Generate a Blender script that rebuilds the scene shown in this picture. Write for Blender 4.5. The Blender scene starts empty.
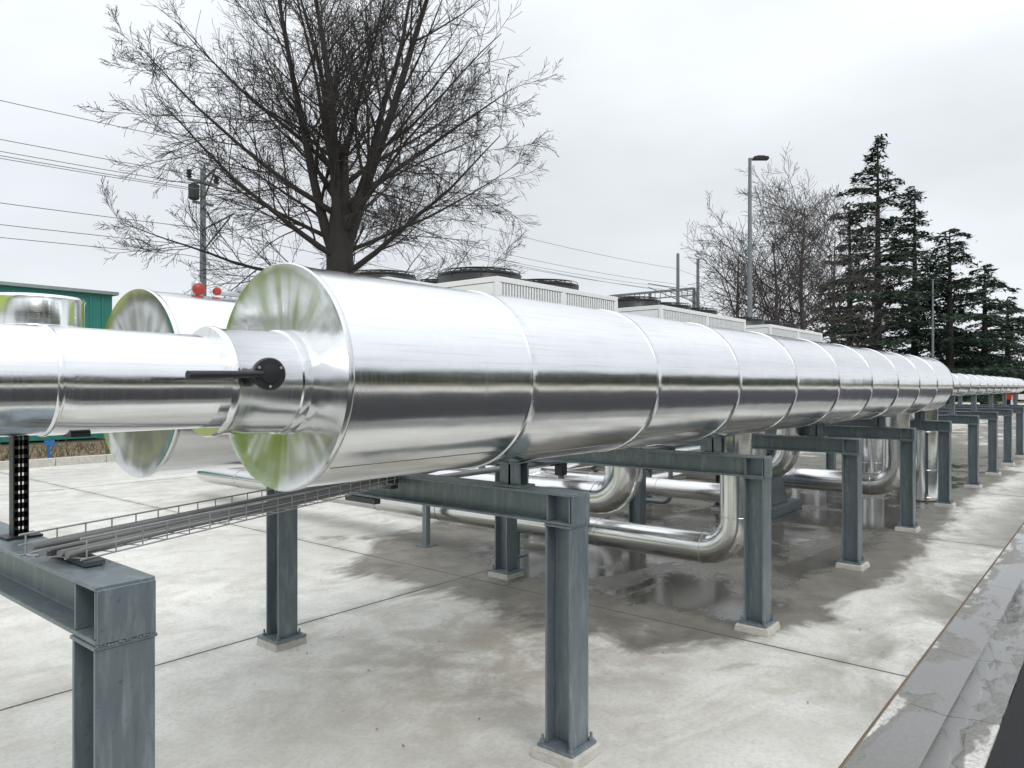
import bpy, math, random
from mathutils import Vector, Matrix
random.seed(7)
sc = bpy.context.scene
H = 1.65
TH = math.radians(39.7)
F = Vector((math.cos(TH), math.sin(TH), 0)); R = Vector((math.sin(TH), -math.cos(TH), 0))
def at(px, d, z=0.0):
    p = F*d + R*((px-512)/740*d); return Vector((p.x, p.y, z))

# ---------------------------------------------------------------- materials
class NT:
    def __init__(s, name):
        s.m = bpy.data.materials.new(name); s.m.use_nodes = True
        s.t = s.m.node_tree; s.b = s.t.nodes['Principled BSDF']
        s.tc = s.t.nodes.new('ShaderNodeTexCoord')
    def n(s, ty, ins=None, **at):
        nd = s.t.nodes.new(ty)
        for k, v in at.items(): setattr(nd, k, v)
        if ins:
            for k, v in ins.items():
                if isinstance(v, bpy.types.NodeSocket): s.t.links.new(v, nd.inputs[k])
                else: nd.inputs[k].default_value = v
        return nd
    def map(s, src, scale):
        return s.n('ShaderNodeMapping', {0: src, 3: scale}).outputs[0]
    def noise(s, vec, scale, detail=4, rough=.55, dist=0):
        return s.n('ShaderNodeTexNoise', {'Vector': vec, 'Scale': scale, 'Detail': detail, 'Roughness': rough, 'Distortion': dist}).outputs[0]
    def ramp(s, fac, stops):
        r = s.n('ShaderNodeValToRGB', {0: fac}); e = r.color_ramp.elements
        while len(e) < len(stops): e.new(.5)
        for i, (p, c) in enumerate(stops):
            e[i].position = p; e[i].color = (c[0], c[1], c[2], 1) if isinstance(c, (tuple, list)) else (c, c, c, 1)
        return r.outputs[0]
    def mix(s, f, a, b, bt='MIX'):
        nd = s.n('ShaderNodeMix', data_type='RGBA', blend_type=bt)
        for i, v in ((0, f), (6, a), (7, b)):
            if isinstance(v, bpy.types.NodeSocket): s.t.links.new(v, nd.inputs[i])
            elif isinstance(v, (tuple, list)): nd.inputs[i].default_value = (v[0], v[1], v[2], 1)
            else: nd.inputs[i].default_value = v
        return nd.outputs[2]
    def math(s, op, a, b=0.0, c=None, clamp=False):
        nd = s.n('ShaderNodeMath', operation=op, use_clamp=clamp)
        for i, v in enumerate((a, b, c)):
            if v is None: continue
            if isinstance(v, bpy.types.NodeSocket): s.t.links.new(v, nd.inputs[i])
            else: nd.inputs[i].default_value = v
        return nd.outputs[0]
    def set(s, **k):
        for a, v in k.items():
            a = a.replace('_', ' ')
            if isinstance(v, bpy.types.NodeSocket): s.t.links.new(v, s.b.inputs[a])
            elif isinstance(v, (tuple, list)) and len(v) == 3: s.b.inputs[a].default_value = (*v, 1)
            else: s.b.inputs[a].default_value = v
    def bump(s, h, strength, dist, prev=None):
        d = {'Strength': strength, 'Distance': dist, 'Height': h}
        if prev is not None: d['Normal'] = prev
        o = s.n('ShaderNodeBump', d).outputs[0]
        s.t.links.new(o, s.b.inputs['Normal']); return o

def simple(name, col, rough=.6, metal=0, var=.25, scale=6, bump=0, coord='Object'):
    t = NT(name); v = t.tc.outputs[coord]
    n = t.noise(v, scale, 5)
    c = t.mix(n, tuple(x*(1-var) for x in col), tuple(min(1, x*(1+var)) for x in col))
    t.set(Base_Color=c, Metallic=metal, Roughness=t.math('MULTIPLY_ADD', n, .2, rough-.1))
    if bump: t.bump(t.noise(v, scale*8, 3), bump, .01)
    return t.m

def make_clad(name, wob=.35, col=(.92, .93, .94), r0=.05, sm=.5):
    t = NT(name); uv = t.tc.outputs['UV']; ob = t.tc.outputs['Object']
    st = t.noise(t.map(uv, (1.2, 160, 1)), 1.0, 3)
    st2 = t.noise(t.map(uv, (55, 1.3, 1)), 1.0, 4, .65)
    big = t.noise(ob, 1.7, 3)
    r = t.math('ADD', t.math('MULTIPLY_ADD', st, .20, r0-.06), t.math('MULTIPLY', st2, .09))
    smud = t.ramp(t.noise(ob, 7, 6, .65), [(.45, 0), (.8, 1)])
    r = t.math('ADD', r, t.math('MULTIPLY', smud, .10*sm))
    c = t.mix(big, tuple(x*.93 for x in col), col)
    c = t.mix(t.math('MULTIPLY', t.ramp(st2, [(.50, 0), (.68, 1)]), .32), c, (.60, .61, .62))
    c = t.mix(t.math('MULTIPLY', smud, .25*sm), c, (.62, .61, .58))
    t.set(Base_Color=c, Metallic=1.0, Roughness=r)
    b = t.bump(t.noise(ob, 2.6, 2), wob, .02)
    b = t.bump(t.noise(t.map(uv, (3, 1.2, 1)), 1.6, 2), wob*.7, .012, b)
    b = t.bump(st2, .05, .0015, b)
    t.bump(st, .035, .002, b)
    return t.m
M_clad = make_clad('aluminium_cladding', .16, r0=.06)
M_face = make_clad('aluminium_end_cover', .6, col=(.80, .81, .81), r0=.085, sm=.5)
M_clad_low = make_clad('aluminium_cladding_low', .15, (.80, .80, .79), .12, .5)

def make_steel():
    t = NT('painted_galvanised_steel'); v = t.tc.outputs['Object']
    n = t.noise(v, 5, 6, .65); n2 = t.noise(t.map(v, (14, 14, 2)), 2, 5, .7)
    c = t.mix(n, (.135, .17, .187), (.225, .265, .285))
    c = t.mix(t.math('MULTIPLY', t.ramp(n2, [(.50, 0), (.70, 1)]), .55), c, (.37, .41, .42))
    c = t.mix(t.math('MULTIPLY', t.ramp(n2, [(.28, 1), (.42, 0)]), .45), c, (.08, .10, .11))
    sp = t.ramp(t.noise(v, 60, 3), [(.64, 0), (.72, 1)])
    c = t.mix(t.math('MULTIPLY', sp, .4), c, (.07, .075, .08))
    t.set(Base_Color=c, Metallic=.35, Roughness=t.math('MULTIPLY_ADD', n2, .4, .2))
    t.bump(t.noise(v, 40, 3), .18, .004)
    return t.m
M_steel = make_steel()
M_plate = simple('base_plate_dark', (.07, .08, .085), .5, .4, .4, 20, .2)
M_grout = simple('grout_pad', (.54, .52, .47), .9, 0, .35, 14, .8)
M_black = simple('black_plastic', (.018, .018, .02), .38, 0, .3, 20)
M_blackm = simple('matt_black_housing', (.02, .02, .022), .8, 0, .3, 20)
M_zinc = simple('zinc_wire', (.5, .51, .51), .4, .7, .3, 20)
M_cable = simple('grey_cable', (.20, .20, .20), .55, 0, .35, 15)
M_white = simple('white_sheet_metal', (.84, .85, .84), .45, 0, .06, 3)
M_coil = simple('coil_fins', (.05, .052, .055), .5, .4, .3, 30)
M_red = simple('red_paint', (.35, .03, .02), .4)
M_blue = simple('blue_paint', (.03, .16, .45), .4)
M_pole = simple('galvanised_pole', (.20, .22, .23), .5, .4)
M_wire = simple('overhead_wire', (.16, .16, .17), .6)
M_green = simple('green_cladding', (.035, .23, .19), .55, 0, .15, 1.0)
M_roof = simple('roof_trim', (.30, .36, .35), .6)
M_bark = simple('bark', (.042, .037, .034), .9, 0, .45, 3, .6)
M_twig = simple('bark_far', (.065, .056, .052), .9, 0, .35, 2)
M_wpaint = simple('white_paint', (.75, .75, .73), .5, 0, .08)
M_fence = simple('green_fence', (.05, .085, .06), .5)

def leafmat(name, a, b, sc=1.5):
    t = NT(name); v = t.tc.outputs['Object']
    n = t.noise(v, sc, 5, .7)
    g = t.n('ShaderNodeNewGeometry').outputs['Random Per Island']
    f = t.math('MULTIPLY_ADD', g, .5, t.math('MULTIPLY', n, .6), clamp=True)
    t.set(Base_Color=t.mix(f, a, b), Roughness=.7)
    t.b.inputs['Specular IOR Level'].default_value = .2
    return t.m
M_cedar = leafmat('cedar_needles', (.010, .024, .018), (.052, .088, .056))
M_shrub = leafmat('fresh_leaves', (.20, .32, .02), (.45, .58, .06))
M_hedge = leafmat('dark_hedge_leaves', (.02, .035, .018), (.07, .095, .04))

def make_concrete():
    t = NT('concrete_paving'); v = t.tc.outputs['Object']
    sx = t.n('ShaderNodeSeparateXYZ', {0: v}); X, Y = sx.outputs[0], sx.outputs[1]
    mr = lambda val, a, b: t.n('ShaderNodeMapRange', {0: val, 1: a, 2: b, 3: 0.0, 4: 1.0}, clamp=True).outputs[0]
    n1 = t.noise(v, .55, 5, .6); n2 = t.noise(v, 3.2, 7, .68, .4); n3 = t.noise(v, 38, 4, .7)
    c = t.mix(t.ramp(n1, [(.35, 0), (.65, 1)]), (.56, .55, .505), (.74, .73, .685))
    c = t.mix(t.ramp(n2, [(.44, .0), (.72, .65)]), c, (.43, .41, .36))
    c = t.mix(t.math('MULTIPLY', t.ramp(n3, [(.35, 1), (.52, 0)]), .32), c, (.34, .32, .28))
    pit = t.ramp(t.noise(v, 130, 2), [(.66, 0), (.72, 1)])
    c = t.mix(t.math('MULTIPLY', pit, .45), c, (.14, .13, .11))
    s1 = t.ramp(t.noise(t.map(v, (.8, 1.3, 1)), 1.1, 7, .72, .8), [(.52, 0), (.64, 1)])
    c = t.mix(t.math('MULTIPLY', s1, .36), c, (.31, .27, .20))
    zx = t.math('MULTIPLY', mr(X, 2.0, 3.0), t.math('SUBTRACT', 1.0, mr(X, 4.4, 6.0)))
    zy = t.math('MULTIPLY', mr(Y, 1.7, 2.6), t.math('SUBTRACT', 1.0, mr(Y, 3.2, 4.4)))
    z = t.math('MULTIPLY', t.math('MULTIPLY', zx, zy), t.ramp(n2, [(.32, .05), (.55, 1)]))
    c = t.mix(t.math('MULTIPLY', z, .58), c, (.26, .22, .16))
    def joint(co, off, per, w):
        a = t.math('SUBTRACT', co, off); a = t.math('DIVIDE', a, per)
        fr = t.math('FRACT', t.math('ADD', a, 100.5)); d = t.math('MULTIPLY', t.math('ABSOLUTE', t.math('SUBTRACT', fr, .5)), per)
        d = t.math('ADD', d, t.math('MULTIPLY', n3, .006))
        return t.math('LESS_THAN', d, w), d
    jy, dy = joint(Y, 4.42, 4.4, .0135); jx, dx = joint(X, 4.68, 4.4, .0125)
    fx = t.math('MULTIPLY', mr(X, 3.6, 5.1), t.math('SUBTRACT', 1.0, t.math('MULTIPLY', mr(X, 14, 26), .5)))
    fy = t.math('MULTIPLY', mr(Y, 1.25, 2.2), t.math('SUBTRACT', 1.0, mr(Y, 4.8, 7.5)))
    f = t.math('MULTIPLY', fx, fy)
    wn = t.noise(t.map(v, (.75, 1.2, 1)), 1.15, 8, .68, .5)
    wf = t.math('ADD', t.math('MULTIPLY', f, .90), t.math('MULTIPLY', t.math('SUBTRACT', wn, .5), 1.35))
    damp = t.ramp(wf, [(.27, 0), (.45, 1)]); wet = t.ramp(wf, [(.74, 0), (.88, 1)])
    ed = t.math('SUBTRACT', 1.0, mr(Y, .95, 1.6)); ed = t.math('MULTIPLY', ed, t.ramp(wn, [(.42, 0), (.54, 1)]))
    edx = t.math('MULTIPLY', ed, mr(X, 3.4, 4.8))
    damp = t.math('MAXIMUM', damp, t.math('MULTIPLY', edx, .85))
    dc = t.mix(t.ramp(n2, [(.35, 0), (.65, 1)]), (.17, .155, .12), (.08, .072, .058))
    c = t.mix(t.math('MULTIPLY', damp, .86), c, dc)
    c = t.mix(t.math('MULTIPLY', wet, .6), c, (.05, .046, .038))
    j = t.math('MAXIMUM', jx, jy)
    jd = t.math('MINIMUM', dx, dy); js = t.math('MULTIPLY', t.math('SUBTRACT', 1.0, mr(jd, 0.0, .12)), t.ramp(n2, [(.4, .15), (.7, .65)]))
    c = t.mix(js, c, (.22, .20, .16))
    c = t.mix(t.math('MULTIPLY', j, .92), c, (.06, .055, .045))
    ro = t.math('SUBTRACT', t.math('SUBTRACT', .88, t.math('MULTIPLY', damp, .42)), t.math('MULTIPLY', wet, .36))
    t.set(Base_Color=c, Roughness=ro)
    h = t.math('MULTIPLY', t.math('ADD', t.math('MULTIPLY', n3, .6), n2), t.math('SUBTRACT', 1.0, t.math('MULTIPLY', wet, .85)))
    t.bump(h, .4, .006)
    return t.m
M_conc = make_concrete()

def make_gutter():
    t = NT('gutter_concrete'); v = t.tc.outputs['Object']
    sx = t.n('ShaderNodeSeparateXYZ', {0: v}); X, Y = sx.outputs[0], sx.outputs[1]
    n2 = t.noise(v, 5, 7, .65, .4); n3 = t.noise(v, 45, 5, .7)
    c = t.mix(n2, (.42, .41, .37), (.80, .79, .76))
    c = t.mix(t.math('MULTIPLY', t.ramp(n3, [(.4, 1), (.55, 0)]), .5), c, (.2, .19, .17))
    d = t.math('ABSOLUTE', t.math('SUBTRACT', Y, .72))
    wn = t.noise(t.map(v, (1.0, 1.9, 1)), 1.8, 8, .60, .3)
    wf = t.math('ADD', t.math('SUBTRACT', .98, t.math('MULTIPLY', d, 2.7)), t.math('MULTIPLY', t.math('SUBTRACT', wn, .5), 2.6))
    damp = t.ramp(wf, [(.20, 0), (.32, 1)]); wet = t.ramp(wf, [(.48, 0), (.60, 1)])
    c = t.mix(t.math('MULTIPLY', damp, .80), c, (.12, .115, .10)); c = t.mix(t.math('MULTIPLY', wet, .6), c, (.06, .058, .052))
    t.set(Base_Color=c, Roughness=t.math('SUBTRACT', t.math('SUBTRACT', .85, t.math('MULTIPLY', damp, .35)), t.math('MULTIPLY', wet, .47)))
    t.set(Coat_Weight=t.math('MULTIPLY', wet, .6), Coat_Roughness=.03)
    h = t.math('MULTIPLY', t.math('ADD', n3, n2), t.math('SUBTRACT', 1.0, t.math('MULTIPLY', wet, .96)))
    t.bump(h, .45, .008)
    return t.m
M_gut = make_gutter()

def make_asphalt():
    t = NT('asphalt'); v = t.tc.outputs['Object']
    n = t.noise(v, 220, 3, .7); n2 = t.noise(v, .8, 5)
    c = t.mix(t.ramp(n, [(.4, 0), (.7, 1)]), (.014, .014, .016), (.055, .055, .058))
    c = t.mix(t.math('MULTIPLY', n2, .4), c, (.025, .025, .027))
    t.set(Base_Color=c, Roughness=.8); t.bump(n, .8, .006)
    t.b.inputs['Specular IOR Level'].default_value = .25
    return t.m
M_asph = make_asphalt()
def make_grass():
    t = NT('grass_ground'); v = t.tc.outputs['Object']
    n = t.noise(v, .6, 7, .7); n2 = t.noise(v, 14, 5, .8)
    c = t.mix(t.ramp(n2, [(.35, 0), (.65, 1)]), (.055, .075, .025), (.16, .18, .06))
    c = t.mix(t.ramp(n, [(.42, 0), (.55, .85)]), c, (.19, .145, .10))
    t.set(Base_Color=c, Roughness=.9); t.bump(n2, .8, .05)
    return t.m
M_grass = make_grass()
def make_lawn():
    t = NT('lawn_bright'); v = t.tc.outputs['Object']
    n2 = t.noise(v, 12, 5, .8)
    t.set(Base_Color=t.mix(n2, (.20, .31, .02), (.38, .50, .05)), Roughness=.9); t.bump(n2, .6, .04)
    return t.m
M_lawn = make_lawn()
M_dirt = simple('dirt', (.22, .165, .115), .95, 0, .6, 3, .8)

# ---------------------------------------------------------------- mesh builder
class MB:
    def __init__(s): s.v = []; s.f = []; s.uv = []
    def face(s, idx, uv=None):
        s.f.append(idx); s.uv.append(uv if uv else [(0, 0)]*len(idx))
    def box(s, c, d, rz=0.0, taper=1.0):
        o = len(s.v); cs, sn = math.cos(rz), math.sin(rz)
        for z in (-.5, .5):
            k = taper if z > 0 else 1
            for x, y in ((-.5, -.5), (.5, -.5), (.5, .5), (-.5, .5)):
                X, Y = x*d[0]*k, y*d[1]*k
                s.v.append((c[0]+X*cs-Y*sn, c[1]+X*sn+Y*cs, c[2]+z*d[2]))
        for q in ((0, 3, 2, 1), (4, 5, 6, 7), (0, 1, 5, 4), (1, 2, 6, 5), (2, 3, 7, 6), (3, 0, 4, 7)):
            s.face([o+i for i in q])
    def prism(s, outline, o3, ux, uy, ext):
        o = len(s.v); n = len(outline); o3 = Vector(o3); ux = Vector(ux); uy = Vector(uy); ext = Vector(ext)
        for e in (Vector((0, 0, 0)), ext):
            for a, b in outline: s.v.append(tuple(o3+ux*a+uy*b+e))
        for i in range(n):
            j = (i+1) % n; s.face([o+i, o+j, o+n+j, o+n+i])
        s.face([o+i for i in reversed(range(n))]); s.face([o+n+i for i in range(n)])
    def rings(s, centers, frames, rads, n, uvs=None, cap=True):
        o = len(s.v); m = len(centers)
        for c, (a, b), r in zip(centers, frames, rads):
            for i in range(n):
                t = 2*math.pi*i/n; s.v.append(tuple(c+a*(math.cos(t)*r)+b*(math.sin(t)*r)))
        for k in range(m-1):
            for i in range(n):
                j = (i+1) % n
                u = None
                if uvs: 
                    u0, u1 = i/n*uvs[1], (i+1)/n*uvs[1]; u = [(u0, uvs[0][k]), (u1, uvs[0][k]), (u1, uvs[0][k+1]), (u0, uvs[0][k+1])]
                s.face([o+k*n+i, o+k*n+j, o+(k+1)*n+j, o+(k+1)*n+i], u)
        if cap:
            s.face([o+i for i in reversed(range(n))]); s.face([o+(m-1)*n+i for i in range(n)])
    def lathe(s, org, ax, prof, n=64, cap=True, jit=None):
        ax = Vector(ax).normalized(); org = Vector(org)
        a = Vector((0, 0, 1)) if abs(ax.z) < .9 else Vector((1, 0, 0))
        a = (a-ax*a.dot(ax)).normalized(); b = ax.cross(a)
        cs = [org+ax*t+(jit(t) if jit else Vector()) for t, r in prof]
        s.rings(cs, [(a, b)]*len(prof), [r for t, r in prof], n, ([t for t, r in prof], 2*math.pi*max(r for t, r in prof)), cap)
    def tube(s, path, r, n=8, cap=True, uv=False):
        path = [Vector(p) for p in path]; m = len(path)
        rr = r if isinstance(r, (list, tuple)) else [r]*m
        fr = []; prev = None; L = [0]
        for i in range(m):
            t0 = (path[i]-path[i-1]).normalized() if i else None
            t1 = (path[i+1]-path[i]).normalized() if i < m-1 else None
            t = t1 if t0 is None else t0 if t1 is None else (t0+t1).normalized()
            if i: L.append(L[-1]+(path[i]-path[i-1]).length)
            if prev is None: a = Vector((0, 0, 1)) if abs(t.z) < .9 else Vector((1, 0, 0))
            else: a = prev
            a = (a-t*a.dot(t))
            if a.length < 1e-5: a = t.orthogonal()
            a.normalize(); prev = a; fr.append((a, t.cross(a)))
        s.rings(path, fr, rr, n, (L, 2*math.pi*max(rr)) if uv else None, cap)
    def build(s, name, mat, parent=None, smooth=None, bevel=0):
        me = bpy.data.meshes.new(name); me.from_pydata(s.v, [], s.f); 
        ul = me.uv_layers.new(name='UVMap'); flat = [c for f in s.uv for uv in f for c in uv]
        ul.data.foreach_set('uv', flat)
        ob = bpy.data.objects.new(name, me); sc.collection.objects.link(ob)
        me.materials.append(mat)
        if smooth is not None:
            me.polygons.foreach_set('use_smooth', [True]*len(me.polygons)); me.set_sharp_from_angle(angle=math.radians(smooth))
        if bevel:
            b = ob.modifiers.new('bevel', 'BEVEL'); b.width = bevel; b.segments = 2; b.limit_method = 'ANGLE'
        if parent: ob.parent = parent
        return ob
def group(name):
    e = bpy.data.objects.new(name, None); e.empty_display_size = .2; sc.collection.objects.link(e); return e
def arc(c, r, a, b, n=7, t0=0, t1=90):
    c = Vector(c); a = Vector(a); b = Vector(b)
    return [c+a*r*math.cos(math.radians(t0+(t1-t0)*i/(n-1)))+b*r*math.sin(math.radians(t0+(t1-t0)*i/(n-1))) for i in range(n)]

# ---------------------------------------------------------------- ground
def sheet(name, x0, x1, y0, y1, z, mat):
    m = MB(); m.v = [(x0, y0, z), (x1, y0, z), (x1, y1, z), (x0, y1, z)]; m.face([0, 1, 2, 3]); return m.build(name, mat)
sheet('ground', -600, 900, -600, 900, -.03, M_grass)
sheet('lawn', -40, -4.3, .99, 30, -.012, M_lawn)
sheet('concrete_pavement', -4.25, 90, .960, 17.2, 0, M_conc)
sheet('asphalt_road', -60, 160, -4.2, .47, -.005, M_asph)
sheet('sidewalk', -60, 160, -8.5, -4.2, -.001, M_grout)
sheet('drain_joint', -4.25, 160, .90, 1.0, -.009, M_dirt)
g = MB()
prof = [(.47, -.02), (.475, .0), (.56, -.004), (.70, -.022), (.84, -.006), (.945, .0), (.95, -.02)]
xs = [-60]+[i*1.0+.3 for i in range(-4, 40)]+[160]
for a, b in zip(xs[:-1], xs[1:]):
    o = len(g.v)
    for x in (a+.002, b-.002):
        for y, z in prof: g.v.append((x, y, z))
    for i in range(len(prof)-1): g.face([o+i, o+len(prof)+i, o+len(prof)+i+1, o+i+1])
g.build('gutter_channel', M_gut)
k = MB(); x = -4.2
while x < 90:
    k.box((x+.497, 17.3, .05), (.99, .2, .22)); x += 1
k.build('kerb', M_grout, bevel=.01)
sheet('dirt_verge', -10, 90, 17.4, 24, -.008, M_dirt)
rnd = random.Random(4); m = MB(); m2 = MB()
for _ in range(5200):
    x_, y_ = rnd.uniform(-2, 26), rnd.uniform(17.45, 23); 
    if rnd.random() < .25:
        s_ = rnd.uniform(.03, .12); m2.box((x_, y_, s_*.2), (s_, s_*rnd.uniform(.6, 1), s_*.6), rnd.uniform(0, 3), .6)
    else:
        hh = rnd.uniform(.06, .26); o = len(m.v); a = rnd.uniform(0, 3.14); dx, dy = math.cos(a)*.02, math.sin(a)*.02
        lx, ly = rnd.uniform(-.08, .08), rnd.uniform(-.08, .08)
        m.v += [(x_-dx, y_-dy, -.01), (x_+dx, y_+dy, -.01), (x_+lx, y_+ly, hh)]; m.face([o, o+1, o+2])
m.build('grass_tufts', M_grass); m2.build('dirt_clods', M_dirt)
m = MB()
for _ in range(420):
    x_, y_ = rnd.uniform(.5, 14), rnd.uniform(1.0, 12); a = rnd.uniform(0, 6.28); s_ = rnd.uniform(.004, .014); o = len(m.v)
    for q in range(4):
        b_ = a+q*1.571; m.v.append((x_+math.cos(b_)*s_*(1 if q % 2 else .5), y_+math.sin(b_)*s_*(1 if q % 2 else .5), .004+rnd.uniform(0, .006)))
    m.face([o, o+1, o+2, o+3])
m.build('leaf_litter', M_dirt)

# ---------------------------------------------------------------- support frames
def hsec(h=.14, b=.14, tf=.012, tw=.008):
    return [(-b/2, -h/2), (b/2, -h/2), (b/2, -h/2+tf), (tw/2, -h/2+tf), (tw/2, h/2-tf), (b/2, h/2-tf), (b/2, h/2),
            (-b/2, h/2), (-b/2, h/2-tf), (-tw/2, h/2-tf), (-tw/2, -h/2+tf), (-b/2, -h/2+tf)]
FX = [.78, 2.71, 4.94, 7.2, 9.45, 11.7, 14.2, 16.5, 18.8, 21.1, 23.4]
YF, YB = 1.93, 4.17
for i, fx in enumerate(FX):
    g = group('steel_support_frame')
    m = MB()
    for y in (YF, YB):
        m.prism(hsec(), (fx, y, .062), (1, 0, 0), (0, 1, 0), (0, 0, .966))
    m.prism(hsec(), (fx, YF-.07, 1.11), (1, 0, 0), (0, 0, 1), (0, YB-YF+.14, 0))
    m.build('posts_and_beam', M_steel, g, bevel=.0025)
    m = MB()
    for y in (YF, YB):
        m.box((fx, y, 1.034), (.148, .148, .009))
        for dx in (-.036, .036):
            for dy in (-.06, .06): m.box((fx+dx*1.0, y+dy, 1.11), (.062, .008, .113))
    m.box((fx, YF-.0745, 1.108), (.136, .007, .128))
    m.box((fx, YB+.0745, 1.108), (.136, .007, .128))
    for kx in range(17): m.box((fx-.066+kx*.0082, YF-.073, 1.041+random.uniform(-.003, .003)), (.0075, random.uniform(.006, .010), .007))
    m.build('end_plates', M_steel, g, bevel=.0015)
    m = MB(); gr = MB()
    for y in (YF, YB):
        s_ = .19 if y == YF else .22
        m.box((fx, y, .054), (s_, s_, .014))
        for dx in (-.078, .078):
            for dy in (-.078, .078):
                m.lathe((fx+dx, y+dy, .06), (0, 0, 1), [(0, .013), (.014, .013), (.0141, .007), (.038, .007)], 6)
        if y == YF: gr.box((fx+random.uniform(-.006, .006), y+random.uniform(-.006, .006), .022), (.245, .24, .050), random.uniform(-.03, .03), taper=.93)
        else: gr.box((fx, y, .018), (.23, .225, .056), taper=.97)
    m.build('base_plates', M_steel, g, bevel=.001); gr.build('grout_pads', M_grout, g, bevel=.008)

# ---------------------------------------------------------------- insulated pipes
RB, ZB = .385, 1.684
def clad_profile(x0, seams, x1, r, bead=.005, w=.013):
    p = [(x0, r)]
    for s in seams:
        p += [(s-w*1.2, r-.0005), (s-w*.7, r), (s-w*.5, r+bead*.6), (s-w*.15, r+bead), (s+w*.15, r+bead), (s+w*.5, r+bead*.6), (s+w*.65, r+.0022), (s+w*4, r+.002)]
    p += [(x1, r)]
    return p
def big_pipe(x0, x1, y, z, seams, handle):
    g = group('insulated_pipe')
    m = MB(); rnd = random.Random(int(y*100))
    offs = {}
    def jit(t):
        k = sum(1 for s in seams if t > s)
        if k not in offs: offs[k] = Vector((0, rnd.uniform(-.0025, .0025), rnd.uniform(-.0025, .0025)))
        return offs[k]
    m.lathe((0, y, z), (1, 0, 0), clad_profile(x0, seams, x1, RB), 160, cap=False, jit=jit)
    m.build('cladding_shell', M_clad, g, smooth=40)
    m = MB()
    ed = [x0]+seams+[x1]
    for q, (a_, b_) in enumerate(zip(ed[:-1], ed[1:])):
        an = math.radians(-128 + (q % 2)*9)
        cy_, cz_ = y+math.cos(an)*(RB+.0012), z+math.sin(an)*(RB+.0012)
        rv = Vector((0, math.cos(an), math.sin(an))); tv = Vector((0, -rv.z, rv.y))
        m.prism([(-.012, -.001), (.012, -.001), (.009, .0012), (-.010, .0018)], (a_+.02, cy_, cz_), tv, rv, (b_-a_-.04, 0, 0))
    m.build('lap_joints', M_clad, g)
    m = MB()
    for x, sg in ((x0, 1), (x1, -1)):
        pr = [(.010, RB+.003), (.002, RB+.007), (-.006, RB+.007), (-.012, RB+.002), (-.010, RB-.006)]
        for q in range(1, 14):
            r = (RB-.006)*(1-q/13.5); pr.append((-.008+.020*(1-(r/RB)**2), max(r, .02)))
        m.lathe((x, y, z), (sg, 0, 0), pr, 128, cap=False)
    m.build('end_cover', M_face, g, smooth=35)
    m = MB()
    zs = 1.667
    m.lathe((0, y, zs), (1, 0, 0), [(1.175, .146), (1.175, .172), (1.182, .176), (1.192, .177), (1.202, .174), (1.21, .171), (x0-.03, .172), (x0-.026, .178), (x0-.006, .180), (x0+.001, .178), (x0+.012, .178)], 96, cap=False)
    if handle:
        m.lathe((0, y, zs), (1, 0, 0), clad_profile(-3.0, [-2.4, -1.6, -.85, -.1, .72], 1.185, .146, .005), 96)
    else:
        m.lathe((0, y, zs), (1, 0, 0), clad_profile(.99, [1.1], 1.185, .146, .005), 96)
        m.lathe((.99, y, 0), (0, 0, 1), [(1.50, .02), (1.50, .16), (1.86, .163), (1.862, .168), (1.873, .168), (1.876, .163), (1.962, .163), (1.975, .167), (1.985, .160), (1.992, .10), (1.995, .02)], 96)
    m.lathe((0, y, 1.69), (1, 0, 0), clad_profile(x1-.02, [x1+.8+i*1.05 for i in range(10)], x1+12.0, .19, .005), 72)
    m.build('small_pipe', M_clad, g, smooth=40)
    m = MB()
    for s in seams[:5]:
        for k in range(26):
            a = 2*math.pi*k/26
            c = Vector((s+.017, y+math.cos(a)*(RB+.001), z+math.sin(a)*(RB+.001)))
            m.lathe(c, (0, math.cos(a), math.sin(a)), [(0, .0035), (.0015, .003), (.0025, .0012)], 6)
    m.build('rivets', M_zinc, g)
    m = MB()
    for fx in FX:
        if fx < x0 or fx > x1: continue
        top = z-RB
        m.box((fx, y, 1.186), (.12, .16, .010))
        m.box((fx, y, 1.19+(top-1.17)/2), (.07, .012, top-1.17))
        for dx in (-.03, .03): m.box((fx+dx, y, 1.19+(top-1.17)/2), (.010, .12, top-1.16))
        pr = []
        for q in range(9):
            a = math.radians(-90-18+q*4.5); pr.append((math.cos(a)*(RB+.006), math.sin(a)*(RB+.006)))
        for q in reversed(range(9)):
            a = math.radians(-90-18+q*4.5); pr.append((math.cos(a)*(RB+.012), math.sin(a)*(RB+.012)))
        m.prism(pr, (fx-.045, y, z), (0, 1, 0), (0, 0, 1), (.09, 0, 0))
    for fx in FX:
        if fx > x1:
            m.box((fx, y, 1.34), (.08, .08, .325)); m.box((fx, y, 1.186), (.14, .14, .010))
    m.build('pipe_shoes', M_steel, g)
    return g
big_pipe(1.45, 11.85, 2.237, ZB, [2.36+1.045*i for i in range(9)], True)
big_pipe(1.37, 11.6, 3.15, 1.667, [2.1+1.045*i for i in range(9)], False)

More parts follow.
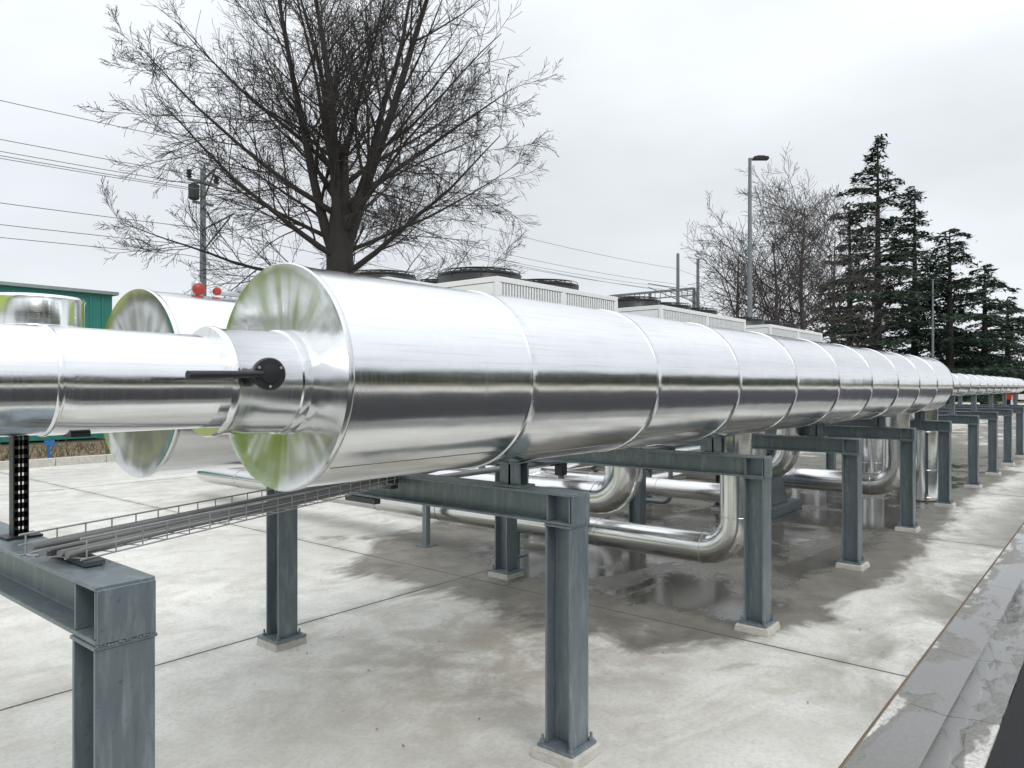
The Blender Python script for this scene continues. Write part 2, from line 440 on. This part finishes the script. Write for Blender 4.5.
hv = group('valve_lever')
c = Vector((1.262, 2.015, 1.690)); ax = Vector((-.25, -1, -.02)).normalized()
m = MB(); m.lathe(c, ax, [(-.04, .03), (-.02, .03), (-.018, .047), (.0, .050), (.012, .050), (.018, .046), (.019, .030), (.024, .028), (.026, .012)], 40)
m.lathe(c, ax, [(-.12, .020), (0, .020)], 24)
m.build('hub', M_black, hv, smooth=35)
m = MB(); l0 = c+ax*.006; l1 = Vector((.995, 1.985, 1.683))
u = (l1-l0)
m.tube([l0+u*.1, l0+u*.25, l0+u*.45, l1], [.013, .010, .011, .0125], 14)
m.build('lever', M_black, hv, smooth=40)
m = MB()
for a in (30, 150, 270):
    up = Vector((0, 0, 1)); sd = ax.cross(up).normalized()
    p = c+ax*.019+(up*math.sin(math.radians(a))+sd*math.cos(math.radians(a)))*.038
    m.lathe(p, ax, [(0, .005), (.003, .004)], 8)
m.build('screws', M_zinc, hv)

g = group('air_vent_valve')
m = MB(); m.lathe((1.62, 3.15, 2.03), (0, 0, 1), [(0, .025), (.03, .025), (.031, .015), (.05, .015), (.051, .022), (.075, .022), (.09, .01)], 20)
m.lathe((1.84, 3.15, 2.03), (0, 0, 1), [(0, .02), (.06, .02), (.061, .03), (.08, .03), (.081, .012)], 20)
m.lathe((1.80, 3.15, 2.075), (1, 0, 0), [(-.1, .012), (.1, .012)], 14)
m.build('valve_body', M_zinc, g, smooth=40)
m = MB(); m.lathe((1.61, 3.12, 2.075), (-.3, -1, .1), [(0, .02), (.008, .026), (.02, .026), (.026, .018)], 24)
m.lathe((1.70, 3.13, 2.075), (-.3, -1, .1), [(0, .014), (.008, .018), (.02, .018), (.026, .012)], 24)
m.build('red_handwheel', M_red, g, smooth=40)

g = group('perforated_strut'); m = MB()
px, py = .80, 2.67
for sx in (-.020, .020): m.box((px+sx, py+.012, 1.36), (.003, .036, .36))
m.box((px, py-.007, 1.36), (.006, .003, .36))
for q in range(13): m.box((px, py-.007, 1.195+q*.028), (.036, .003, .018))
for sx in (-.0145, .0145): m.box((px+sx, py-.007, 1.36), (.014, .003, .36))
m.box((px, py, 1.184), (.10, .09, .006)); m.box((px, 2.44, 1.52), (.05, .50, .012))
m.build('strut', M_black, g)

# ---------------------------------------------------------------- low pipes
def run(name, path_fn, r, mat=M_clad_low, bands=()):
    g = group(name); m = MB(); m.tube(path_fn, r, 56, uv=True)
    m.build('cladding', mat, g, smooth=9)
    m = MB()
    for c, a in bands:
        m.lathe(c, a, [(-.008, r+.0005), (-.006, r+.005), (.006, r+.005), (.008, r+.0005)], 48, cap=False)
    if m.v: m.build('bands', mat, g, smooth=30)
    return g
def down_and_back(x, y, ztop, zl, r, ylen, er, tail=None):
    p = [Vector((x, y, ztop)), Vector((x, y, zl+er))]
    p += arc((x, y+er, zl+er), er, (0, -1, 0), (0, 0, -1), 7)[1:]
    p += [Vector((x, y+ylen, zl))]
    if tail: p += arc((x+er, y+ylen, zl), er, (-1, 0, 0), (0, 1, 0), 6)[1:]+[Vector((x+tail, y+ylen+er, zl))]
    b = [((x, y, zl+er+.02), (0, 0, 1)), ((x, y, (ztop+zl+er)/2+.05), (0, 0, 1)), ((x, y+er+.01, zl), (0, 1, 0))]
    yy = y+er+1.0
    while yy < y+ylen: b.append(((x, yy, zl), (0, 1, 0))); yy += 1.0
    return p, b
p, b = down_and_back(5.60, 2.36, 1.42, .35, .122, 8.2, .26, 5)
run('return_pipe', p, .122, bands=b)
p, b = down_and_back(5.35, 3.2, 1.4, .70, .135, 6, .28, 4); run('return_pipe', p, .135, bands=b)
p, b = down_and_back(10.65, 2.30, 1.42, .36, .15, 7, .3, 3); run('return_pipe', p, .15, bands=b)
p, b = down_and_back(9.3, 3.25, 1.42, .62, .15, 6, .3, 3); run('return_pipe', p, .15, bands=b)
p, b = down_and_back(8.15, 3.2, 1.42, .42, .11, 6, .22, 3); run('return_pipe', p, .11, bands=b)
p, b = down_and_back(7.9, 4.9, 1.0, .33, .12, 4, .24, 3); run('return_pipe', p, .12, bands=b)
for (xx, yy, rr) in ((12.15, 2.3, .21), (12.75, 3.15, .2), (13.6, 2.5, .10)):
    run('riser_pipe', [(xx, yy, .02), (xx, yy, 1.75)], rr, M_clad, [((xx, yy, .45), (0, 0, 1)), ((xx, yy, 1.0), (0, 0, 1)), ((xx, yy, .06), (0, 0, 1))])
for (yy, zz, rr, x0, x1) in ((6.3, .82, .11, 7.5, 17), (6.3, .45, .11, 7.0, 16), (6.6, 1.15, .09, 6.6, 18), (5.3, .30, .08, 8.5, 15)):
    run('header_pipe', [(x0, yy, zz), (x1, yy, zz)], rr, M_clad_low, [((x0+.6+k, yy, zz), (1, 0, 0)) for k in range(8)])
g = group('pipe_trestle'); m = MB()
for xx in (7.6, 9.6, 11.6, 13.6, 15.4):
    m.box((xx, 6.08, .65), (.08, .06, 1.3)); m.box((xx, 6.85, .65), (.08, .06, 1.3))
    for zz in (.31, .68, 1.03): m.box((xx, 6.46, zz), (.07, .82, .05))
m.build('trestle', M_steel, g, bevel=.002)
g = group('pump_skid'); m = MB()
m.box((9.75, 3.75, .06), (1.1, .7, .12)); m.box((9.75, 3.75, .40), (.62, .5, .56), taper=.55); m.box((9.75, 3.75, .70), (.5, .5, .04))
m.build('tapered_stand', M_steel, g, bevel=.006)
m = MB(); m.lathe((9.4, 3.75, .86), (1, 0, 0), [(0, .06), (.02, .12), (.03, .14), (.36, .14), (.38, .12), (.46, .11), (.47, .16), (.50, .16), (.51, .1), (.66, .1), (.67, .15), (.70, .15)], 32)
for q in range(12):
    a = q*math.pi/6; m.box((9.6, 3.75+math.cos(a)*.145, .86+math.sin(a)*.145), (.30, .012, .012))
m.build('pump_motor', M_steel, g, smooth=30)
g = group('condensate_pipe'); m = MB()
for (xx, yy) in ((6.35, 4.6), (6.5, 4.7), (8.8, 4.6)):
    m.tube([(xx, yy, 1.4), (xx, yy, .25)]+arc((xx, yy+.12, .25), .12, (0, -1, 0), (0, 0, -1), 6)[1:]+[(xx, yy+3, .13)], .03, 14)
m.build('tubes', M_pole, g, smooth=30)
m = MB()
for (xx, yy) in ((6.35, 4.6), (8.8, 4.6)):
    m.box((xx, yy, .8), (.10, .10, .16)); m.box((xx-.1, yy, .84), (.16, .03, .03))
m.build('valves', M_black, g, bevel=.01)
g = group('pipe_stand'); m = MB()
for (xx, yy, zz) in ((5.6, 4.6, .23), (5.35, 5.6, .56), (10.65, 4.4, .21), (9.3, 5.2, .47), (8.15, 4.7, .31)):
    m.box((xx, yy, zz/2), (.06, .06, zz)); m.box((xx, yy, zz), (.2, .08, .02)); m.box((xx, yy, .006), (.16, .16, .012))
m.build('stands', M_steel, g, bevel=.002)
g = group('control_cabinet'); m = MB()
m.box((12.6, 5.6, .75), (.8, .4, 1.3)); m.box((12.6, 5.6, .05), (.74, .34, .1)); m.box((12.6, 5.6, 1.43), (.88, .48, .05)); m.box((12.6, 5.39, .75), (.72, .02, 1.2))
m.build('cabinet', M_pole, g, bevel=.008); m = MB(); m.box((12.9, 5.37, .8), (.03, .03, .16)); m.build('handle', M_black, g)

# ---------------------------------------------------------------- cable tray
g = group('cable_tray')
A = Vector((.72, 2.18, 1.20)); B = Vector((2.72, 3.12, 1.135))
dv = (B-A); Ln = dv.length; ud = dv.normalized(); sd = Vector((ud.y, -ud.x, 0)).normalized(); up = Vector((0, 0, 1))
m = MB(); W = .10; wr = .0024
for s_, h_ in ((-W, 0), (-W, .028), (-W, .055), (-.05, 0), (0, 0), (.05, 0), (W, 0), (W, .028), (W, .055)):
    m.tube([A+sd*s_+up*h_, B+sd*s_+up*h_], wr if h_ < .05 else .0030, 6)
q = .02
while q < Ln:
    c = A+ud*q
    m.tube([c-sd*W+up*.055, c-sd*W, c+sd*W, c+sd*W+up*.055], wr, 5, cap=False); q += .1
m.build('mesh', M_zinc, g)
m = MB()
for k in range(6):
    pts = []; s_ = -.06+k*.022; rr = random.choice((.006, .008, .010))
    for q in range(24):
        t = q/23; c = A+dv*(t*1.25)+sd*(s_+math.sin(q*.55+k*1.7)*.009)+up*(rr+.003+(.013 if k % 3 == 0 else 0))
        pts.append(c)
    m.tube(pts, rr, 8)
m.build('cables', M_cable, g, smooth=50)
m = MB()
m.box((2.62, 3.02, 1.165), (.05, .07, .11)); m.box((2.66, 3.3, 1.02), (.04, .26, .03)); m.box((.79, 2.2, 1.19), (.05, .26, .012))
m.build('brackets', M_plate, g)
g = group('cable_conduit'); m = MB()
for k in range(4):
    m.tube([(2.7+.04*k, 3.75, 1.0), (5.5, 3.8+.05*k, 1.0), (9.0, 3.8+.05*k, 1.0), (14, 3.8+.05*k, 1.0)], .016, 8)
m.build('conduits', M_cable, g, smooth=40)

# ---------------------------------------------------------------- dry coolers
def cooler(x0, x1, y0, y1, zt, nf, fr):
    g = group('dry_cooler'); m = MB(); cx, cy = (x0+x1)/2, (y0+y1)/2; L = x1-x0; Wd = y1-y0
    m.box((cx, cy, zt-.04), (L, Wd, .08)); m.box((cx, cy, zt-.50), (L-.06, Wd-.06, .06))
    for xx in (x0+.04, cx, x1-.04):
        for yy in (y0+.03, y1-.03): m.box((xx, yy, zt-.30), (.09, .06, .44))
    for xx in (x0+.15, x1-.15, cx):
        for yy in (y0+.12, y1-.12): m.box((xx, yy, (zt-.53)/2), (.09, .09, zt-.53))
    m.box((x0+.012, cy, zt-.30), (.02, Wd-.14, .42)); m.box((x1-.012, cy, zt-.30), (.02, Wd-.14, .42))
    for xx in (x0+L*.25, x0+L*.75): m.box((xx, y0+.9, zt+.03), (.5, .12, .06))
    m.build('casing', M_white, g, bevel=.006)
    m = MB(); n = int(L/.07)
    for yy in (y0+.02, y1-.02):
        for q in range(n):
            xx = x0+.10+(L-.2)*q/(n-1); m.box((xx, yy, zt-.28), (.036, .03, .38))
    m.build('louvres', M_white, g)
    m = MB(); m.box((cx, cy, zt-.28), (L-.2, Wd-.14, .38))
    for s_ in (-1, 1):
        m.prism([(0, 0), (.12, 0), (.12+.5, 1.1), (.5, 1.1)], (x0+.12, cy+s_*.05, zt-1.66), (0, s_, 0), (0, 0, 1), (L-.24, 0, 0))
    m.build('coils', M_coil, g)
    m = MB(); gd = MB()
    for q in range(nf):
        fx = x0+L*(q+.5)/nf; c = Vector((fx, cy, zt))
        m.lathe(c, (0, 0, 1), [(0, fr+.05), (.06, fr+.02), (.16, fr), (.17, fr+.02), (.20, fr+.02), (.20, fr-.02), (.05, fr-.02)], 48, cap=False)
        m.lathe(c, (0, 0, 1), [(.02, .16), (.21, .16), (.24, .12), (.25, .02)], 24)
        for b_ in range(7):
            a = b_*2*math.pi/7; d_ = Vector((math.cos(a), math.sin(a), 0)); t_ = Vector((-d_.y, d_.x, 0)); o = len(m.v)
            for r_, hh in ((.14, .05), (fr-.04, .03)):
                for e in (-1, 1):
                    m.v.append(tuple(c+d_*r_+t_*(e*.12)+Vector((0, 0, .10+e*hh))))
            m.face([o, o+1, o+3, o+2])
        for rr in [fr*(k+1)/6 for k in range(6)]:
            pts = [c+Vector((math.cos(2*math.pi*k/32)*rr, math.sin(2*math.pi*k/32)*rr, .24+.05*(1-(rr/fr)**2))) for k in range(33)]
            gd.tube(pts, .006, 4, cap=False)
        for k in range(8):
            a = k*math.pi/4; gd.tube([c+Vector((0, 0, .29)), c+Vector((math.cos(a)*fr, math.sin(a)*fr, .24)), c+Vector((math.cos(a)*fr*1.04, math.sin(a)*fr*1.04, .12))], .008, 4)
    m.build('fans', M_black, g, smooth=35); gd.build('fan_guards', M_black, g)
cooler(8.1, 11.4, 7.0, 9.2, 3.26, 2, .66)
cooler(13.0, 17.2, 7.0, 9.2, 3.26, 3, .62)
cooler(18.8, 23.0, 7.0, 9.2, 3.26, 3, .62)
cooler(9.3, 12.6, 10.8, 13.0, 3.75, 2, .66)

# ---------------------------------------------------------------- building, fence
g = group('green_warehouse'); m = MB()
m.box((4.05, 35, 2.32), (12, 20, 4.54)); 
q = -1.8
while q < 10: m.box((q, 24.985, 2.27), (.06, .05, 4.44)); q += .35
m.build('walls', M_green, g)
m = MB(); m.box((4.05, 35, 4.64), (12.3, 20.3, .10)); m.build('roof_trim', M_roof, g)
m = MB()
for xx in (0, 4): m.box((xx, 24.96, 2.9), (2.4, .05, .8))
m.build('windows', M_coil, g)
g = group('mesh_fence'); m = MB(); xx = -8
while xx < 60:
    m.box((xx, 23.4, .6), (.05, .05, 1.2)); xx += 2.5
for zz in [.1+.11*i for i in range(11)]: m.tube([(-8, 23.4, zz), (60, 23.4, zz)], .004, 4)
m.build('fence', M_fence, g)
g = group('blue_marker'); m = MB(); m.box((6.0, 18.2, .2), (.05, .05, .4)); m.box((6.0, 18.17, .42), (.2, .03, .12)); m.build('plate', M_blue, g)

# ---------------------------------------------------------------- lamps
def lamp(px, d, h, name='street_lamp'):
    g = group(name); p = at(px, d)
    m = MB(); m.lathe((p.x, p.y, 0), (0, 0, 1), [(0, .16), (.03, .16), (.031, .10), (1.2, .095), (h-.1, .05), (h, .05)], 16)
    m.tube([(p.x, p.y, h-.05), tuple(p+R*.15+Vector((0, 0, h+.02))), tuple(p+R*.25+Vector((0, 0, h)))], .03, 8)
    m.build('mast', M_pole, g, smooth=40)
    m = MB(); c = p+R*.34; ang = math.atan2(R.y, R.x)
    m.box((c.x, c.y, h), (.50, .24, .09), ang, .9); m.box((c.x, c.y, h+.06), (.30, .16, .04), ang, .8)
    m.build('lantern', M_blackm, g, bevel=.01)
lamp(750, 23.6, 8.95); lamp(933, 49.9, 8.9)

# ---------------------------------------------------------------- railway catenary
def cat_pole(x, y, h, arm=1, thin=1.0):
    g = group('catenary_pole'); m = MB()
    m.lathe((x, y, 0), (0, 0, 1), [(0, .2*thin), (.3, .17*thin), (h, .11*thin)], 12)
    for zz, L in ((h-2.6, 2.6), (h-.5, 1.3)):
        m.tube([(x, y, zz), (x-.1, y-L*arm, zz+.25)], .045, 6)
        m.tube([(x, y, zz-.9), (x-.1, y-L*.9*arm, zz+.15)], .035, 6)
    m.box((x, y, h-.6), (1.3, .1, .1)); m.box((x, y, h-1.5), (.9, .1, .1))
    m.build('mast', M_pole, g)
    m = MB()
    for dx in (-.6, .6):
        m.lathe((x+dx, y, h-.55), (0, 0, 1), [(0, .06), (.08, .13), (.1, .06), (.2, .13), (.22, .06), (.32, .13), (.36, .05)], 10)
    m.lathe((x-.4, y, h-1.4), (0, 0, 1), [(0, .18), (.05, .22), (.6, .22), (.66, .1)], 12)
    m.build('insulators', M_coil, g)
YR = 30
cat_pole(15.7, YR, 10.9)
for px_, d_ in ((678, 64), (698, 67), (628, 75)):
    p = at(px_, d_)
    g = group('catenary_pole'); m = MB(); h = 13.2 if px_ > 650 else 10.5
    m.lathe((p.x, p.y, 0), (0, 0, 1), [(0, .2), (h, .13)], 10)
    q_ = p-R*2.6
    m.tube([(p.x, p.y, h-3), (q_.x, q_.y, h-2.6)], .04, 5); m.tube([(p.x, p.y, h-4), (q_.x, q_.y, h-2.9)], .04, 5)
    m.build('mast', M_pole, g)
g = group('overhead_wires'); m = MB()
for (z0, yy) in ((11.9, YR), (10.55, YR), (10.4, YR+1), (10.2, YR+1.2), (9.6, YR-1.5), (8.35, YR), (7.6, YR), (7.4, YR+1.5)):
    xs_ = [-25, 15.7, 58, 110]; pts = []
    for a, b in zip(xs_[:-1], xs_[1:]):
        for q in range(12):
            t = q/12; pts.append((a+(b-a)*t, yy, z0-2.2*t*(1-t)))
    m.tube(pts, .013, 4)
m.build('wires', M_wire, g)
g = group('rail_gantry'); m = MB(); p = at(650, 70)
m.box((p.x, p.y, 10.6), (.2, 9, .2)); m.box((p.x, p.y, 10.0), (.10, 9, .10))
for s_ in (-4.5, 0, 4.5): m.box((p.x, p.y+s_, 5.3), (.22, .22, 10.6))
for s_ in range(-8, 9): m.box((p.x, p.y+s_*.55, 10.3), (.05, .05, .6))
m.build('gantry', M_pole, g)

# ---------------------------------------------------------------- bare trees
def grow(m, rnd, p, d, L, r, lev, cfg):
    nseg = cfg['seg'][lev]; pts = [p.copy()]; rs = [r]; dirs = [d.copy()]
    rend = max(cfg['rmin'], r*cfg['tap'][lev])
    for i in range(nseg):
        w = cfg['wob'][lev]
        d = (d+Vector((rnd.gauss(0, w), rnd.gauss(0, w), rnd.gauss(0, w)+cfg['up'][lev]))).normalized()
        p = p+d*(L/nseg); pts.append(p.copy()); rs.append(r+(rend-r)*((i+1)/nseg)**.8); dirs.append(d.copy())
    m.tube(pts, rs, cfg['sides'][lev], cap=False)
    if lev+1 >= len(cfg['seg']): return
    n = cfg['kids'][lev]; n = max(2, int(n*rnd.uniform(.8, 1.2)))
    for k in range(n):
        t = cfg['t0'][lev]+(1-cfg['t0'][lev])*(k+rnd.random())/n
        f = t*nseg; i = min(nseg-1, int(f)); q = pts[i].lerp(pts[i+1], f-i); dd = dirs[min(i+1, nseg)]
        ax = dd.orthogonal().normalized(); ax.rotate(Matrix.Rotation(rnd.uniform(0, 6.283), 3, dd))
        nd = dd.copy(); nd.rotate(Matrix.Rotation(math.radians(rnd.uniform(*cfg['ang'][lev])), 3, ax))
        LL = L*rnd.uniform(*cfg['len'][lev])*(1-.5*t)
        rr = min(rs[i]*.7, max(cfg['rmin'], rs[i]*cfg['rf'][lev]))
        grow(m, rnd, q, nd, LL, rr, lev+1, cfg)
def tree_main(base):
    rnd = random.Random(21); g = group('bare_tree'); m = MB()
    cfg = dict(seg=[10, 7, 5, 3], kids=[20, 12, 8], t0=[.12, .10, .10], ang=[(28, 60), (24, 55), (20, 48)],
               len=[(.34, .55), (.34, .56), (.40, .70)], rf=[.38, .46, .6], up=[.05, .05, .04, .03],
               wob=[.045, .08, .10, .10], tap=[.10, .22, .35, .5], sides=[9, 5, 3, 3], rmin=.0064)
    m.tube([base, base+Vector((.05, 0, 2)), base+Vector((0, .05, 4.2)), base+Vector((-.1, 0, 6.2)), base+Vector((-.05, 0, 7.6)), base+Vector((.05, 0, 9.5))], [.62, .52, .47, .43, .30, .15], 14, cap=False)
    for k in range(5):
        a = k*2*math.pi/5+rnd.uniform(-.2, .2); ti = math.radians(rnd.uniform(7, 22))
        d = Vector((math.cos(a)*math.sin(ti), math.sin(a)*math.sin(ti), math.cos(ti)))
        grow(m, rnd, base+Vector((math.cos(a)*.15, math.sin(a)*.15, rnd.uniform(5.6, 7.4))), d, rnd.uniform(11, 13), rnd.uniform(.15, .21), 0, cfg)
    for k in range(16):
        a = k*2.4+rnd.uniform(-.25, .25); zz = 4.7+k*.28; ti = math.radians(78-k*2.2+rnd.uniform(-5, 5))
        d = Vector((math.cos(a)*math.sin(ti), math.sin(a)*math.sin(ti), math.cos(ti)))
        c2 = dict(cfg); c2['up'] = [.006 if k % 3 else .03, .015, .005, .01]; c2['kids'] = [17, 10, 7]
        grow(m, rnd, base+Vector((math.cos(a)*.22, math.sin(a)*.22, zz)), d, rnd.uniform(5.8, 7.1), rnd.uniform(.075, .12), 0, c2)
    m.build('trunk_and_branches', M_bark, g, smooth=60); return len(m.f)
n = tree_main(at(342, 24)); print('main tree faces', n)
def tree_small(base, h, seed):
    rnd = random.Random(seed); g = group('bare_tree'); m = MB()
    cfg = dict(seg=[7, 6, 4, 3], kids=[22, 11, 8], t0=[.18, .12, .1], ang=[(28, 68), (28, 60), (25, 55)],
               len=[(.55, .80), (.34, .55), (.42, .7)], rf=[.42, .45, .6], up=[.03, .03, .03, .02],
               wob=[.05, .09, .12, .12], tap=[.12, .2, .4, .5], sides=[7, 4, 3, 3], rmin=.012)
    grow(m, rnd, base, Vector((0, 0, 1)), h, .26, 0, cfg)
    m.build('trunk_and_branches', M_twig, g, smooth=60)
for px_, d_, h_, s_ in ((737, 50, 10.5, 1), (770, 46, 10.8, 2), (806, 46, 13.4, 3), (835, 52, 12.5, 4)):
    tree_small(at(px_, d_), h_, s_)

# ---------------------------------------------------------------- cedars
def cedar(base, h, seed, rad, pw=.72):
    rnd = random.Random(seed); g = group('cedar_tree'); t = MB(); m = MB()
    t.tube([base, base+Vector((0, 0, h*.5)), base+Vector((0, 0, h*.98))], [.35, .22, .03], 8)
    nb = int(h*5.2)
    for k in range(nb):
        f = (k+rnd.random())/nb; z = h*(.08+.91*f)
        L = max(.6, rad*((1-f)**pw)*(.92+.22*math.sin(f*15+seed)+rnd.uniform(-.42, .32))); a = rnd.uniform(0, 6.283)
        d = Vector((math.cos(a), math.sin(a), rnd.uniform(.10, .45))); s_ = Vector((-d.y, d.x, 0)).normalized()
        p0 = base+Vector((0, 0, z)); dr = rnd.uniform(.25, .42)
        pts = [p0+d*(L*q/5)+Vector((0, 0, -L*dr*(q/5)**2)) for q in range(6)]
        t.tube(pts, [.06*(1-q/6)+.012 for q in range(6)], 4)
        nc = int(28*L**1.25)+10
        for c in range(nc):
            u_ = rnd.uniform(.08, 1.0)**.75; w = .12+L*.24*(1.15-u_)
            q = p0+d*(L*u_)+Vector((0, 0, -L*dr*u_*u_))+s_*rnd.gauss(0, w)+Vector((0, 0, -abs(rnd.gauss(0, .17))+.05))
            sz = rnd.uniform(.11, .26); o = len(m.v)
            e1 = (d*rnd.uniform(.3, 1)+s_*rnd.uniform(-1, 1)+Vector((0, 0, rnd.uniform(-.8, .1)))).normalized()*sz*1.6
            e2 = Vector((rnd.uniform(-1, 1), rnd.uniform(-1, 1), rnd.uniform(-.5, .5))).normalized()*sz*.6
            m.v += [tuple(q-e1*.3-e2*.6), tuple(q+e1), tuple(q-e1*.2+e2)]
            m.face([o, o+1, o+2])
    t.build('trunk_and_limbs', M_bark, g); m.build('foliage', M_cedar, g); return len(m.f)
tot = 0
for px_, d_, top, rad, s_, pw in ((878, 54, 132, 5.8, 3, .74), (850, 61, 200, 4.4, 14, .65), (915, 60, 184, 5.8, 5, .66), (950, 57, 226, 6.2, 7, .6), (985, 60, 262, 6.0, 8, .55), (1008, 66, 296, 5.0, 9, .5)):
    tot += cedar(at(px_, d_), (387-top)/740*d_+1.65, s_, rad, pw)
print('cedar faces', tot)

def leafmass(name, boxes, n, size, mat, seed):
    rnd = random.Random(seed); m = MB()
    for (c, s) in boxes:
        for _ in range(n):
            th = rnd.uniform(0, 6.283); ph = math.acos(rnd.uniform(-1, 1)); rr = rnd.uniform(.75, 1.05)*(1+.18*math.sin(th*3+seed)+.1*math.sin(th*7))
            p = Vector((c[0]+math.sin(ph)*math.cos(th)*s[0]*rr, c[1]+math.sin(ph)*math.sin(th)*s[1]*rr, max(.02, c[2]+math.cos(ph)*s[2]*rr)))
            e1 = Vector((rnd.gauss(0, 1), rnd.gauss(0, 1), rnd.gauss(0, 1))).normalized()*size*rnd.uniform(.6, 1.4)
            e2 = e1.orthogonal().normalized()*size*.6; o = len(m.v)
            m.v += [tuple(p-e1), tuple(p+e2), tuple(p+e1), tuple(p-e2)]; m.face([o, o+1, o+2, o+3])
    return m.build(name, mat)
leafmass('spring_shrub', [((-7.6, 12.6, 1.9), (1.7, 1.6, 1.7)), ((-9.8, 11.4, 1.2), (1.6, 1.6, 1.3))], 3500, .12, M_shrub, 3)
bx = [((x_, -15+random.uniform(-1, 1), random.uniform(1.2, 2)), (2.6, 1.8, random.uniform(2.0, 3.4))) for x_ in range(-30, 60, 4)]
leafmass('hedge_row', bx, 1100, .24, M_hedge, 5)
bx = [(tuple(at(560+i*24, 92+random.uniform(-6, 6), random.uniform(1, 2))), (4, 4, random.uniform(2.6, 4.2))) for i in range(24)]
leafmass('distant_tree_line', bx, 700, .35, M_hedge, 6)
bx = [((x_, 62+random.uniform(-2, 2), 1.6), (4, 2, random.uniform(2, 3))) for x_ in range(-30, 60, 5)]
leafmass('distant_tree_line', bx, 400, .35, M_hedge, 8)

g = group('red_white_barrier'); m = MB(); m2 = MB(); p = at(1012, 30)
for i in range(8):
    c = p+R*(i*.5)
    for zz in (.7, 1.25): (m if i % 2 else m2).box((c.x, c.y, zz), (.5, .05, .22), math.atan2(R.y, R.x))
for i in (0, 3, 6): c = p+R*(i*.5); m.box((c.x, c.y, .65), (.06, .06, 1.3))
m.build('white_boards', M_wpaint, g); m2.build('red_boards', M_red, g)

# ---------------------------------------------------------------- world, sun, camera
w = bpy.data.worlds.new('World'); sc.world = w; w.use_nodes = True; t = w.node_tree
for n_ in list(t.nodes): t.nodes.remove(n_)
def WN(ty, **a):
    n_ = t.nodes.new(ty)
    for k_, v_ in a.items(): setattr(n_, k_, v_)
    return n_
out = WN('ShaderNodeOutputWorld'); bg = WN('ShaderNodeBackground'); bg.inputs[1].default_value = .1
sky = WN('ShaderNodeTexSky', sky_type='NISHITA', sun_disc=False); sky.sun_elevation = math.radians(48); sky.sun_rotation = math.radians(200)
tc = WN('ShaderNodeTexCoord'); sp = WN('ShaderNodeSeparateXYZ'); t.links.new(tc.outputs['Generated'], sp.inputs[0])
mr = WN('ShaderNodeMapRange'); mr.inputs[1].default_value = .25; mr.inputs[2].default_value = 1; mr.inputs[3].default_value = 9.3; mr.inputs[4].default_value = 17.0
t.links.new(sp.outputs[2], mr.inputs[0])
mp = WN('ShaderNodeMapping'); mp.inputs[3].default_value = (1, 1, 2.6); t.links.new(tc.outputs['Generated'], mp.inputs[0])
nz = WN('ShaderNodeTexNoise'); nz.inputs['Scale'].default_value = 2.3; nz.inputs['Detail'].default_value = 5; nz.inputs['Roughness'].default_value = .5; t.links.new(mp.outputs[0], nz.inputs[0])
m2 = WN('ShaderNodeMapRange'); m2.inputs[1].default_value = .3; m2.inputs[2].default_value = .7; m2.inputs[3].default_value = .86; m2.inputs[4].default_value = 1.06; t.links.new(nz.outputs[0], m2.inputs[0])
mu = WN('ShaderNodeMath', operation='MULTIPLY'); t.links.new(mr.outputs[0], mu.inputs[0]); t.links.new(m2.outputs[0], mu.inputs[1])
vs = WN('ShaderNodeVectorMath', operation='SCALE'); vs.inputs[0].default_value = (.95, .99, 1.035); t.links.new(mu.outputs[0], vs.inputs['Scale'])
mx = WN('ShaderNodeMix', data_type='RGBA'); mx.inputs[0].default_value = .94
t.links.new(sky.outputs[0], mx.inputs[6]); t.links.new(vs.outputs[0], mx.inputs[7])
t.links.new(mx.outputs[2], bg.inputs[0]); t.links.new(bg.outputs[0], out.inputs[0])
sl = bpy.data.lights.new('sun', 'SUN'); sl.energy = 1.0; sl.angle = math.radians(25); sl.color = (1, .97, .92)
so = bpy.data.objects.new('sun', sl); sc.collection.objects.link(so)
el, az = math.radians(48), math.radians(200)
dirv = Vector((math.sin(az)*math.cos(el), math.cos(az)*math.cos(el), math.sin(el)))
so.rotation_euler = dirv.to_track_quat('Z', 'Y').to_euler()
cam = bpy.data.cameras.new('camera'); co = bpy.data.objects.new('camera', cam); sc.collection.objects.link(co)
co.location = (0, 0, H); co.rotation_euler = (math.radians(90), 0, TH-math.pi/2)
cam.lens = 26.0; cam.sensor_width = 36; cam.shift_y = 3/1024; cam.clip_start = .05; cam.clip_end = 3000
sc.camera = co
sc.view_settings.view_transform = 'Standard'; sc.view_settings.look = 'None'; sc.view_settings.exposure = 0
